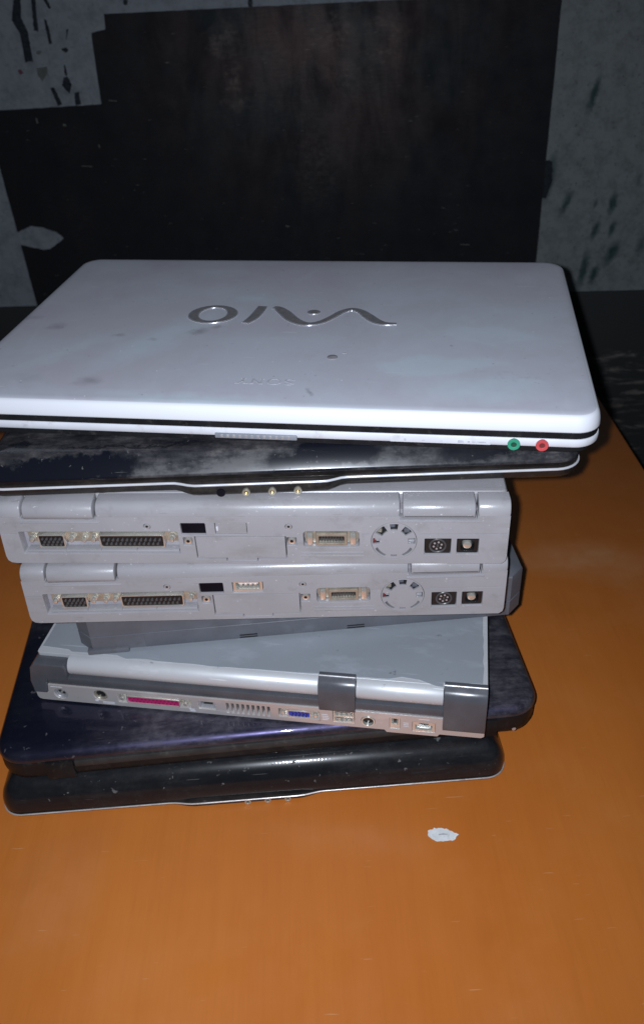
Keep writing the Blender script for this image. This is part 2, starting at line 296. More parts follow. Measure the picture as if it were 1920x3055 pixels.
def slab(x0, x1, y0, y1, prof, rf, rb=None, fn=None, nf=1, seg=7):
    rb = rf if rb is None else rb; bm = bmesh.new(); rings = []
    for ins, z in prof:
        a, b, c, d = x0 + ins, x1 - ins, y0 + ins, y1 - ins; f = max(rf - ins, .6); k = max(rb - ins, .6); P = []
        for i in range(nf + 1): P.append((a + f + (b - a - 2 * f) * i / nf, c))
        def arc(cx, cy, r, t0):
            for i in range(1, seg + 1):
                t = t0 + pi / 2 * i / seg; P.append((cx + r * cos(t), cy + r * sin(t)))
        arc(b - f, c + f, f, -pi / 2); P.append((b, d - k)); arc(b - k, d - k, k, 0); P.append((a + k, d)); arc(a + k, d - k, k, pi / 2); P.append((a, c + f)); arc(a + f, c + f, f, pi); P.pop()
        ring = []
        for (x, y) in P:
            v = Vector((x, y, z))
            if fn: v = fn(v)
            ring.append(bm.verts.new(v))
        rings.append(ring)
    n = len(rings[0])
    for r0, r1 in zip(rings, rings[1:]):
        for i in range(n): bm.faces.new((r0[i], r0[(i + 1) % n], r1[(i + 1) % n], r1[i]))
    bm.faces.new(rings[0][::-1]); bm.faces.new(rings[-1]); return bm
def prism(pts, x0, x1, b=0.):                       # (y,z) outline swept along x
    bm = bmesh.new(); A = [bm.verts.new((x0, y, z)) for y, z in pts]; B = [bm.verts.new((x1, y, z)) for y, z in pts]; n = len(pts)
    ends = [bm.faces.new(A), bm.faces.new(B[::-1])]
    for i in range(n): bm.faces.new((A[i], A[(i + 1) % n], B[(i + 1) % n], B[i]))
    if b: bmesh.ops.bevel(bm, geom=list({e for f in ends for e in f.edges}), offset=b, segments=2, profile=.5, affect='EDGES')
    return bm
def cyl(r, y0, y1, n=14, r2=None, b=0.):            # axis along y, centred on x=z=0
    bm = bmesh.new(); r2 = r if r2 is None else r2
    A = [bm.verts.new((r * cos(2 * pi * i / n), y0, r * sin(2 * pi * i / n))) for i in range(n)]; B = [bm.verts.new((r2 * cos(2 * pi * i / n), y1, r2 * sin(2 * pi * i / n))) for i in range(n)]
    e = [bm.faces.new(A), bm.faces.new(B[::-1])]
    for i in range(n): bm.faces.new((A[i], A[(i + 1) % n], B[(i + 1) % n], B[i]))
    if b: bmesh.ops.bevel(bm, geom=list(e[0].edges), offset=b, segments=2, profile=.5, affect='EDGES')
    return bm
def ring(ro, ri, y0, y1, n=24, rm=None):            # tube wall, axis along y
    bm = bmesh.new(); rows = []
    prof = [(ro, y1), (ro, y0 + .3), (ro - .3, y0), (ri + .3, y0), (ri, y0 + .3), (ri, y1)]
    for r, y in prof: rows.append([bm.verts.new((r * cos(2 * pi * i / n), y, r * sin(2 * pi * i / n))) for i in range(n)])
    for a, b in zip(rows, rows[1:]):
        for i in range(n): bm.faces.new((a[i], a[(i + 1) % n], b[(i + 1) % n], b[i]))
    return bm
def tube(path, r, n=8):
    bm = bmesh.new(); rows = []
    for i, p in enumerate(path):
        p = Vector(p); d = (Vector(path[min(i + 1, len(path) - 1)]) - Vector(path[max(i - 1, 0)])).normalized()
        u = Vector((0, 0, 1)) if abs(d.z) < .9 else Vector((0, 1, 0)); s = d.cross(u).normalized(); w = s.cross(d)
        rows.append([bm.verts.new(p + r * (cos(2 * pi * k / n) * s + sin(2 * pi * k / n) * w)) for k in range(n)])
    for a, b in zip(rows, rows[1:]):
        for k in range(n): bm.faces.new((a[k], a[(k + 1) % n], b[(k + 1) % n], b[k]))
    bm.faces.new(rows[0][::-1]); bm.faces.new(rows[-1]); return bm
def rect(x0, x1, z0, z1, r=0., n=3):
    if r <= 0: return [(x0, z0), (x1, z0), (x1, z1), (x0, z1)]
    P = []
    for cx, cz, t in ((x1 - r, z0 + r, -pi / 2), (x1 - r, z1 - r, 0), (x0 + r, z1 - r, pi / 2), (x0 + r, z0 + r, pi)):
        P += [(cx + r * cos(t + pi / 2 * i / n), cz + r * sin(t + pi / 2 * i / n)) for i in range(n + 1)]
    return P
def circ(cx, cz, r, n=24, rz=None): rz = rz or r; return [(cx + r * cos(2 * pi * i / n), cz + rz * sin(2 * pi * i / n)) for i in range(n)]
def dshape(x0, x1, z0, z1, c=1.4): return [(x0 + c * .7, z0), (x1 - c * .7, z0), (x1 - .2, z0 + 1.0), (x1, z1 - .6), (x1 - .7, z1), (x0 + .7, z1), (x0, z1 - .6), (x0 + .2, z0 + 1.0)]
def plate(name, outer, holes, y0, y1, mat, parent, bev=.25, label=None, flat=False, loc=(0, 0, 0)):
    """A plate with real holes. Upright and facing -y (flat=False), or lying with y0,y1 as heights (flat=True)."""
    cu = bpy.data.curves.new(name, 'CURVE'); cu.dimensions = '2D'; cu.fill_mode = 'BOTH'
    for pts in [outer] + list(holes):
        sp = cu.splines.new('POLY'); sp.points.add(len(pts) - 1)
        for q, (x, z) in zip(sp.points, pts): q.co = (x, z, 0, 1)
        sp.use_cyclic_u = True
    cu.extrude = (y1 - y0) / 2 - bev; cu.bevel_depth = bev; cu.bevel_resolution = 1; cu.offset = -bev
    o = bpy.data.objects.new(name, cu); COL.objects.link(o); bpy.context.view_layer.update()
    me = bpy.data.meshes.new_from_object(o.evaluated_get(bpy.context.evaluated_depsgraph_get())); bpy.data.objects.remove(o); bpy.data.curves.remove(cu)
    me.name = name
    if flat: me.transform(Matrix.Translation((0, 0, (y0 + y1) / 2)))
    else: me.transform(Matrix.Translation((0, (y0 + y1) / 2, 0)) @ Matrix.Rotation(pi / 2, 4, 'X'))
    me.transform(SC); me.materials.clear(); me.materials.append(MT[mat]); finish(me, 40)
    return link(name, me, parent, loc, label)
def rag(pts, step, amp, seed=0):
    out = []
    for i, p in enumerate(pts):
        q = pts[(i + 1) % len(pts)]; d = math.hypot(q[0] - p[0], q[1] - p[1]); n = max(1, int(d / step))
        for k in range(n):
            x, y = p[0] + (q[0] - p[0]) * k / n, p[1] + (q[1] - p[1]) * k / n; v = mnoise.noise_vector(Vector((x / step * .9, y / step * .9, seed)))
            out.append((x + v.x * amp, y + v.y * amp))
    return out
def stroke(pts, grow=0.):                           # pts: (x,y,width) -> outline
    L, Rr = [], []
    for i, (x, y, w) in enumerate(pts):
        a = pts[max(i - 1, 0)]; b = pts[min(i + 1, len(pts) - 1)]; dx, dy = b[0] - a[0], b[1] - a[1]; d = math.hypot(dx, dy) or 1; nx, ny = -dy / d, dx / d; h = w / 2 + grow
        ex = 0
        if grow and i == 0: ex = -grow
        if grow and i == len(pts) - 1: ex = grow
        x += dx / d * ex; y += dy / d * ex
        L.append((x + nx * h, y + ny * h)); Rr.append((x - nx * h, y - ny * h))
    return L + Rr[::-1]
def spline(P, n=6):
    out = []
    for i in range(len(P) - 1):
        p0, p1, p2, p3 = P[max(i - 1, 0)], P[i], P[i + 1], P[min(i + 2, len(P) - 1)]
        for k in range(n):
            t = k / n; out.append(tuple(.5 * (2 * b + (c - a) * t + (2 * a - 5 * b + 4 * c - d) * t * t + (3 * b - a - 3 * c + d) * t ** 3) for a, b, c, d in zip(p0, p1, p2, p3)))
    out.append(P[-1]); return out
def sst(a, b, x): t = min(1, max(0, (x - a) / (b - a))); return t * t * (3 - 2 * t)

# ------------------------------------------------------------------ setting: floor, wall, table
o = obj('floor', box(-2500, 2500, -1500, 2200, -20, 0), 'floor', None, (0, 0, -750)); o['kind'] = 'structure'; o['label'] = 'dark concrete floor under the table'
UX = 76.97                                           # wall coordinates measured along the wall, from below the camera
def wallmesh(name, bm, mat, parent=None, label=None): return obj(name, bm, mat, parent, label=label)
wall = obj('wall', box(-2400, 2400, 0, 120, -752, 1600), 'wall')
wall.location = (0, 1.3, 0); wall.rotation_euler = (0, 0, radians(-3.394)); wall['kind'] = 'structure'; wall['label'] = 'grey plaster wall patched with black paint behind the laptops'
def sheet(name, pts, t0, t1, mat, label=None, step=6, amp=.8, seed=0):
    P = [(x * 1000 + UX, z * 1000) for x, z in pts]
    P = rag(P, step, amp, seed)
    if mat in ('smear', 'streak', 'paper'): P = rag(P, .9, .7, seed + .37)
    return plate(name, P, [], -t1, -t0, mat, wall, min(.25, (t1 - t0) * .3), label)
sheet('plaster_panel', [(.2590, .5), (.2636, .432), (.2657, .0879), (.2641, .037), (1.4, .030), (1.4, .9), (.255, .9)], .0, 1.2, 'wall_r', 'duller grey plaster to the right of the black paint', 12, .5)
sheet('black_paint', [(-.3317, .434), (.0457, .4357), (.2640, .4327), (.2657, .0879), (.2641, .031), (-.5133, .031), (-.5202, .2493), (-.5235, .3225), (-.3555, .3257), (-.3535, .4128), (-.3336, .4163)], 0, 2.0, 'bpaint', 'large black painted rectangle with a stepped corner', 9, .7, 3)
plate('scuffed_board', [(-2390, 37), (330, 37), (2390, 34), (2390, -750), (-2390, -750)], [], -7, 0, 'dado', wall, .6, 'scuffed black board along the foot of the wall')
sheet('bare_patch', [(-.5169, .154), (-.4934, .1628), (-.4747, .1591), (-.4566, .1522), (-.4480, .1432), (-.4529, .1392), (-.472, .1274), (-.4821, .1264), (-.501, .1309), (-.5167, .1346)], 1.9, 2.6, 'wall', 'torn grey patch biting into the black paint', 4, .9, 9)
STL = [[(-.446, .4542), (-.4534, .4301), (-.4481, .4163), (-.449, .3884), (-.4415, .3889), (-.4406, .4173), (-.4442, .4323), (-.4403, .454)],
 [(-.4248, .4534), (-.428, .4218), (-.424, .4204), (-.4226, .4388), (-.4206, .4533)], [(-.4129, .4286), (-.4126, .4042), (-.4096, .4048), (-.4103, .4273)],
 [(-.3856, .4177), (-.388, .4066), (-.3839, .4177)], [(-.3963, .395), (-.3916, .3966), (-.3898, .394), (-.3928, .3908)],
 [(-.3985, .375), (-.3991, .3641), (-.3966, .3645), (-.3973, .375)], [(-.4009, .3599), (-.4041, .3516), (-.3985, .3428), (-.3947, .3512), (-.3969, .3606)],
 [(-.4216, .3468), (-.4176, .3278), (-.4132, .329), (-.4176, .3472)], [(-.3901, .3404), (-.3914, .3264), (-.3857, .3281), (-.3859, .3416)],
 [(-.408, .4528), (-.4044, .4435), (-.4025, .4444), (-.4046, .4527)], [(-.3033, .4489), (-.3035, .4441), (-.3003, .4435), (-.2991, .4487)], [(-.1401, .4427), (-.1397, .4355), (-.1363, .4354), (-.1363, .4426)]]
STL = [[(a + (x - a) * 1.45, b + (z - b) * 1.2) for x, z in p] for p in STL for a, b in [(sum(x for x, z in p) / len(p), sum(z for x, z in p) / len(p))]]
for i, p in enumerate(STL): sheet('paint_streak', p, 0, 1.0, 'streak', None, 2.2, .8, i)
sheet('plaster_speck', [(-.4363, .3737), (-.422, .3753), (-.4231, .3667), (-.4326, .3573), (-.4372, .3659)], 0, .9, 'speck', None, 3, .8, 31)
sheet('plaster_speck', [(-.4327, .393), (-.4285, .3946), (-.4244, .3934), (-.428, .3902), (-.4322, .3901)], 0, .9, 'speck', None, 3, .8, 33)
sheet('paint_speck', [(-.4633, .3721), (-.4586, .3732), (-.4563, .3679), (-.4616, .3668)], 0, .9, 'rust', None, 2, .9, 35)
sheet('paint_streak', [(.2631, .2318), (.2741, .2300), (.2764, .2026), (.2709, .179), (.2627, .1792)], 1.0, 1.9, 'streak', None, 2.4, 1.6, 51)
# a few stray brush flecks on the black paint
for i, (x, z, w, h) in enumerate([(-.40, .245, 16, 1.0), (-.452, .305, 2, 7), (-.415, .300, 4, 3), (-.37, .27, 1.6, 4), (-.345, .33, 12, 1), (.15, .115, 14, 1), (.14, .137, 6, 1), (.12, .17, 5, 1), (.07, .29, 5, 1), (-.11, .15, 5, 2)]):
    sheet('paint_fleck', [(x, z), (x + w / 1000, z - .001), (x + w / 1000, z + h / 1000 - .001), (x, z + h / 1000)], 1.9, 2.3, 'speck', None, 2, .5, 70 + i)

T = root('table', (0, 0, 0), 0, 'orange brown laminate table carrying the whole stack of laptops', 'table')
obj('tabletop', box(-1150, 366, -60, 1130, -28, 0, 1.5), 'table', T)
for x, y in ((-1100, -10), (316, -10), (-1100, 1080), (316, 1080)): obj('leg', box(x - 22, x + 22, y - 22, y + 22, -750, -28.5, 1), 'steel_leg', T)
PP = [(63.1, 366.3), (67.9, 367.8), (74.9, 367.4), (83.9, 362.4), (80.4, 357.7), (68.9, 357.7), (63.1, 361)]
c0 = (73., 362.5)
crk = [(-3, .4), (.5, .9), (3.2, .3), (3.0, -.3), (.3, .1), (-2.6, -.1)]
pr = plate('paper_scrap', rag([(x - c0[0], y - c0[1]) for x, y in PP], 1.2, 1.1, 4), [], .05, .45, 'paper', None, .1, flat=True)
pr.location = (c0[0] * .001, c0[1] * .001, 0); pr['label'] = 'small torn white paper scrap stuck on the orange table'; pr['category'] = 'paper scrap'
plate('tear', rag(crk, 1, .3, 2), [], .4, .55, 'grey_inner', pr, .05, flat=True)
GRP = 'old laptops piled in one stack'

# ------------------------------------------------------------------ glossy black laptops with chrome trim (bottom of the stack, and second from the top)
jack_me = None
def jack(parent, x, y, z):
    global jack_me
    if jack_me is None: jack_me = (tomesh('audio_jack', ring(2.5, 1.2, -1.0, 2.0, 18), 'nickel'), tomesh('jack_hole', cyl(1.3, .4, 1.8, 12), 'gold_bit'))
    j = link('audio_jack', jack_me[0], parent, (x, y, z)); link('jack_hole', jack_me[1], j)
def glossy(loc, yaw, label, x0, x1, bump, dy, dz, lidprof, ybase, zs, lidmat, trim, rf, jacks, jz, jy, tr):
    R = root('glossy_laptop', loc, yaw, label, 'laptop', GRP)
    def S_(x): return sst(bump[0], bump[1], x) - sst(bump[2], bump[3], x)
    def fb(v):
        if v.y < 40:
            k = S_(v.x) * max(0, 1 - v.y / 40); v = Vector((v.x, v.y - dy * k * (1.9 - .95 * min(1, v.z / zs)), v.z - dz * k * (1 if v.z < 4 else .4 if v.z < zs + 2 else 0)))
        return v
    zl = lidprof[0][1]
    obj('base', slab(x0, x1, 0, 262, [(9, 0), (3, .8), (.8, 2.6), (0, 5), (.2, zl - 1.6), (2.2, zl - 1.2)], rf, 18, fb, 90), 'hp_base', R)
    obj('lid', slab(x0, x1, ybase, 262, lidprof, rf, 18, None, 1, 9), lidmat, R, ang=50)
    obj('lid_gap', slab(x0 + 3, x1 - 3, 3, 258, [(0, zl - 2), (0, zl + 1)], rf - 3), 'dark', R)
    path = []
    n = 80
    for i in range(8): t = pi / 2 * (1 - i / 8); path.append((x0 + rf - rf * sin(t) - .2, rf - rf * cos(t), zs)) if False else path.append((x0 + rf * (1 - cos(pi / 2 * i / 8)), rf * (1 - sin(pi / 2 * i / 8)), zs))
    for i in range(n + 1):
        x = x0 + rf + (x1 - x0 - 2 * rf) * i / n; path.append((x, -.1 - dy * S_(x), zs - .4 * dz * S_(x)))
    for i in range(1, 9): path.append((x1 - rf * (1 - sin(pi / 2 * i / 8)), rf * (1 - cos(pi / 2 * i / 8)), zs))
    obj('trim_strip', tube(path, tr, 12), trim, R, ang=80)
    for x in jacks: jack(R, x, jy, jz)
    return R
lpA = [(1.2, 7.2), (.1, 7.8), (0, 9.5)] + [(21 * (1 - cos(t)) ** 1.0, 9.5 + 23.6 * sin(t) ** 1.08) for t in (.2, .4, .6, .8, 1., 1.2, 1.4)] + [(24, 33.5), (60, 34)]
A = glossy((-.2359, .3917, 0), 2.155, 'bottom laptop of the stack, glossy specked black with thin chrome front line, on the table', -6, 363, (116, 134, 209, 228), 2.4, 0, lpA, 0, 5.2, 'hp_lid_low', 'chrome_dull', 15, (172, 186.5, 201), 3.0, -2.2, .6)
lpG = [(1.4, 12.0), (.2, 12.4), (0, 13.2), (.8, 14.6), (9.0, 24.0), (11, 25.6), (14, 26.3), (60, 27.6), (110, 28)]
G = glossy((-.1989, .4479, .24), -1.288, 'dusty glossy black laptop with curved chrome strip, right under the white laptop', -12, 359, (108, 123, 201, 215), 3.6, .5, lpG, 0, 8.0, 'hp_lid', 'chrome', 16, (153.6, 169.5, 185.1), 3.0, -5.4, .85)
obj('infrared_window', cyl(2.6, -5.9, -4, 18), 'irwin', G, (138.2, 0, 3.2))

# ------------------------------------------------------------------ midnight blue laptop, second from the bottom
B = root('blue_laptop', (-.2202, .3972, .034), 3.513, 'wide midnight blue laptop with violet sheen, second from the bottom, on the glossy specked one', 'laptop', GRP)
obj('base', slab(-16, 371, 0, 270, [(10, 0), (4, 1.2), (1.2, 4), (0, 8), (0, 18.6), (1.5, 19)], 22, 20, None, 1, 9), 'black', B)
obj('lid', slab(-16.5, 371.5, -.4, 270, [(1.4, 19.6), (.2, 20.2), (0, 21.4), (.8, 23.6), (2.6, 25.8), (5.6, 27.3), (10, 28.0), (30, 28.4)], 22, 20, None, 1, 9), 'blue_lid', B, ang=50)
obj('hinge_bar', prism([(-1.2, 13.2), (-1.6, 14.5), (-1.6, 17.6), (-.8, 18.9), (6, 18.9), (6, 13.2)], 39.5, 318, .4), 'black_grey', B)
for x0, x1 in ((19, 38.4), (319.2, 338.6)): obj('hinge_cover', prism([(-1.3, 2.5), (-2, 5), (-2, 16), (-1.2, 18.8), (6, 18.8), (6, 2.5)], x0, x1, .6), 'black', B)
scr = tomesh('screw', cyl(1.5, -.6, 2, 10), 'steel'); link('screw', scr, B, (3, 2.6, 6)); link('screw', scr, B, (352, 1.0, 6))

# ------------------------------------------------------------------ silver laptop, third from the bottom
C = root('silver_laptop', (-.2122, .4483, .064), -10.218, 'silver laptop with charcoal hinges and pink printer port, skewed on the midnight blue one', 'laptop', GRP)
obj('base', box(-2.6, 319.6, 6.2, 240, -1.4, 23, 1), 'panel', C)
holes = [circ(16.1, 7.3, 5.2), circ(46.8, 9.4, 5.2), rect(60, 114.5, 4.2, 12.4, .8), rect(119.8, 132.2, 4.6, 12.2, .5), rect(177.8, 207, 4.0, 12.2, .8), rect(216.2, 231.4, 3.4, 15.2, .4), circ(240.8, 7.2, 5.0), rect(255.6, 262.8, 1.8, 12.6, .5), rect(271.2, 286.8, 1.2, 10.6, .5)]
for k in range(9): holes.append(rect(140.2 + k * 3.7, 142.1 + k * 3.7, 3.0, 12.8, .3))
plate('port_panel', [(-2.8, 3), (-1.6, .8), (1, 0), (252, 0), (253.5, -2.2), (288.5, -2.2), (290, 0), (318, 0), (320, 1.5), (320, 6.2), (292.2, 6.2), (292.2, 15.9), (7.9, 15.9), (6.8, 8.0), (-3, 8.0)], holes, 0, 6, 'panel', C, .3)
obj('vent_backing', box(138.5, 174.5, 5.6, 6.15, 2, 14), 'dark', C)
obj('rear_strip', box(8.2, 292, .8, 12, 16.1, 23.4, .8), 'cgrey', C)
plate('hinge_cap', [(-3.4, 8.3), (6.4, 8.3), (7.6, 16.2), (9, 22.6), (24.5, 22.9), (26, 34), (24, 37), (2, 37.2), (-1.5, 33), (-4, 20)], [], -1.2, 16, 'cgrey', C, .9)
lid = obj('lid', slab(2.0, 320, 8.05, 240, [(.3, 36.4), (0, 37), (0, 39.9), (.1, 40)], 2, 8), 'silver_b', C)
bar = [(8 + 8.0 * cos(t), 32 + 8.0 * sin(t)) for t in [radians(a) for a in range(90, 271, 12)]]
obj('lid_roll', prism(bar, 26.5, 206.6, .4), 'silver_b', C, ang=50); obj('lid_roll', prism(bar, 232.6, 291.2, .4), 'silver_b', C, ang=50)
hp_ = lambda z0: [(-1.6, z0), (-2.2, z0 + 2), (-2.2, 34), (-1.2, 38.5), (1.4, 41.6), (4.6, 42.6), (5.4, 43.4), (8.2, 43.4), (8.2, z0)]
for a, b in ((207.3, 231.9), (291.9, 319.8)): obj('hinge_glint_bead', tube([(a, 5.0, 43.1), (b, 5.0, 43.1)], .75, 12), 'steel', C, ang=80)  # bright bead added along the charcoal hinges' top edge to give a glint line
obj('hinge_cover', prism(hp_(16.3), 207, 232.2, .4), 'cgrey', C, ang=40); obj('hinge_cap', prism(hp_(6.6), 291.6, 320, .4), 'cgrey', C, ang=40)
fm = [(27, 11), (60.6, 11.2), (68.4, 8.2), (75.6, 9.6), (108.3, 8.4), (172.7, 8.2), (206.5, 9), (233, 9), (254.2, 9.2), (262.8, 12.6), (274.7, 10.5), (286, 6.5), (290.5, 6), (291, 10), (317, 12), (317, 225), (4, 225), (4, 14), (24, 13)]
plate('lid_film', rag(fm, 7, .8, 2), [], 40.02, 40.3, 'silver', C, .08, 'bluish protective film peeling off the lid', True)
pin_s = tomesh('pin', cyl(.55, -.35, .3, 8), 'pink_d'); pin_b = tomesh('pin', cyl(.6, -.3, .3, 8), 'blue_d'); pin_k = tomesh('pin', cyl(.85, -.9, .3, 8), 'pinm')
post_me = tomesh('jack_post', cyl(2.3, -.6, 4, 6, None, .5), 'nickel_b'); post_in = tomesh('post_stud', cyl(1.55, -3.8, 0, 12, None, .4), 'nickel_b')
def post(par, x, y, z, nm='jack_post'):
    p = link(nm, post_me, par, (x, y, z)); link('post_stud', post_in, p); return p
# DC jack, video, printer, telephone, monitor, USB, round video, firewire, network
d = obj('power_socket', ring(5.1, 3.4, .8, 6, 24), 'steel', C, (16.1, 0, 7.3)); obj('socket_hole', cyl(3.5, 3.4, 6, 18), 'dark', d); obj('centre_pin', cyl(.9, 1.0, 5, 10), 'nickel_b', d)
d = obj('video_socket', ring(5.1, 3.7, .6, 6, 24), 'nickel', C, (46.8, 0, 9.4)); obj('socket_face', cyl(3.8, 2.2, 6, 18), 'conn', d)
def dsub(par, name, x0, x1, z0, z1, yb, yf, shell, core, pins, rows, cx, px, pz, z_mid):
    s = plate(name, dshape(x0, x1, z0, z1), [dshape(x0 + .8, x1 - .8, z0 + .7, z1 - .7)], yf, yb, shell, par, .2)
    plate('insulator', dshape(x0 + .85, x1 - .85, z0 + .75, z1 - .75), [], yf + .6, yb, core, s, .1)
    for r, (n, off) in enumerate(rows):
        for k in range(n): link('pin', pins, s, (cx + (k - (n - 1) / 2) * px + off, yf + .55, z_mid + ((len(rows) - 1) / 2 - r) * pz))
    return s
obj('port_plate', box(60.3, 114.2, 4.4, 6, 4.3, 12.3), 'nickel', C)
dsub(C, 'printer_port', 66.4, 106.6, 4.6, 11.6, 5, -.6, 'nickel_b', 'pink', pin_s, [(13, 0), (12, 0)], 86.5, 2.85, 2.5, 8.0)
post(C, 63.4, 2.8, 8.6); post(C, 110.4, 2.8, 8.6)
s = plate('telephone_socket', rect(119.9, 132.1, 4.7, 12.1, .4), [rect(121.5, 130.4, 5.8, 11.2)], 1.0, 6, 'steel', C, .2); obj('socket_contacts', box(122.4, 129.6, 3.8, 5, 6.0, 8.4), 'conn', s); obj('socket_back', box(121, 131, 5.2, 5.95, 5, 12), 'dark', s)
obj('port_plate', box(178.1, 206.8, 4.4, 6, 4.2, 12), 'nickel', C)
dsub(C, 'monitor_port', 184.0, 200.8, 4.6, 11.2, 5, -.2, 'nickel_b', 'blue', pin_b, [(5, 0), (5, .6), (5, 0)], 192.4, 2.5, 1.75, 7.9)
post(C, 180.9, 2.8, 8.2); post(C, 203.9, 2.8, 8.2)
for k in range(2):
    z0 = 3.7 + k * 5.7; s = plate('usb_port', rect(216.6, 231.0, z0, z0 + 5.3, .4), [rect(217.5, 230.1, z0 + .7, z0 + 4.6)], .2, 6, 'nickel_b', C, .15)
    obj('contact_tongue', box(218.3, 229.3, 1.4, 6, z0 + 2.6, z0 + 4.2, .2), 'conn', s)
    for q in range(3): obj('contact', box(219.6 + q * 3.4, 221.4 + q * 3.4, 1.1, 4, z0 + 1.9, z0 + 2.6), 'nickel_b', s)
d = obj('round_socket', ring(4.9, 3.7, -.6, 6, 24), 'nickel_b', C, (240.8, 0, 7.2)); obj('socket_face', cyl(3.8, 1.6, 6, 18), 'conn', d)
s = plate('firewire_port', rect(255.7, 262.7, 1.9, 12.5, .4), [rect(256.9, 261.5, 5.6, 11.4)], .6, 6, 'nickel_b', C, .2); obj('contact_tongue', box(258.2, 260.2, 2.0, 5.5, 6.2, 10.6), 'conn', s)
s = plate('network_socket', rect(271.3, 286.7, 1.3, 10.5, .4), [[(273.2, 2.6), (284.8, 2.6), (284.8, 7.6), (282, 7.6), (282, 9.4), (276, 9.4), (276, 7.6), (273.2, 7.6)]], .2, 6, 'nickel_b', C, .2); obj('socket_contacts', box(274.4, 283.6, 3.6, 5.2, 2.8, 4.8), 'conn', s); obj('socket_back', box(272.4, 285.6, 5.3, 5.95, 2, 10), 'dark', s)
for x, z, w, h in ((9.6, 13.9, 9, .6), (42, 3.0, 2.4, 1.8), (47.5, 2.7, 9, .7), (47.5, 1.4, 9, .6), (112.5, 3.0, 4, 1.0), (113, 1.3, 4, 1.2), (208.4, 9.6, 4.2, .7), (208.6, 7.9, 4.6, .7), (209, 6.2, 4.6, .7), (208.6, 4.6, 4.2, .7), (265, 8.2, 3.6, .7), (265, 6.6, 3.6, .7), (265, 5, 3.6, .7), (275.6, 13.2, 7, .7)):
    obj('port_mark', box(x, x + w, -.05, .3, z, z + h), 'white', C)

# ------------------------------------------------------------------ dark grey slab laptop, fourth
D = root('slab_laptop', (-.1697, .4511, .104), 3.338, 'plain dark grey slab laptop mostly hidden under the two grey laptops, on the silver lid', 'laptop', GRP)
obj('base', slab(-7.2, 312, 0, 235, [(2.2, .3), (0, 2.4), (0, 14.6), (.5, 15), (.5, 15.5)], 10, 9, None, 1, 1), 'dgrey', D)
obj('lid', slab(-7.2, 312, 0, 235, [(.5, 15.5), (0, 16), (0, 36.5), (.6, 37.4), (14, 43.4), (16, 43.6)], 10, 9, None, 1, 1), 'dgrey', D)
obj('latch', box(-1, 28.4, -2.0, 4, .3, 4.2, .8), 'dgrey', D)
obj('battery_door', box(40.2, 300, -.5, 3, 2.6, 14.4, .35), 'dgrey', D)
for x in (107, 184):
    obj('slot', box(x, x + 12.6, -.75, 1, 3.2, 4.1), 'dark', D); obj('slot', box(x, x + 12.6, -.75, 1, 5.3, 6.2), 'dark', D)

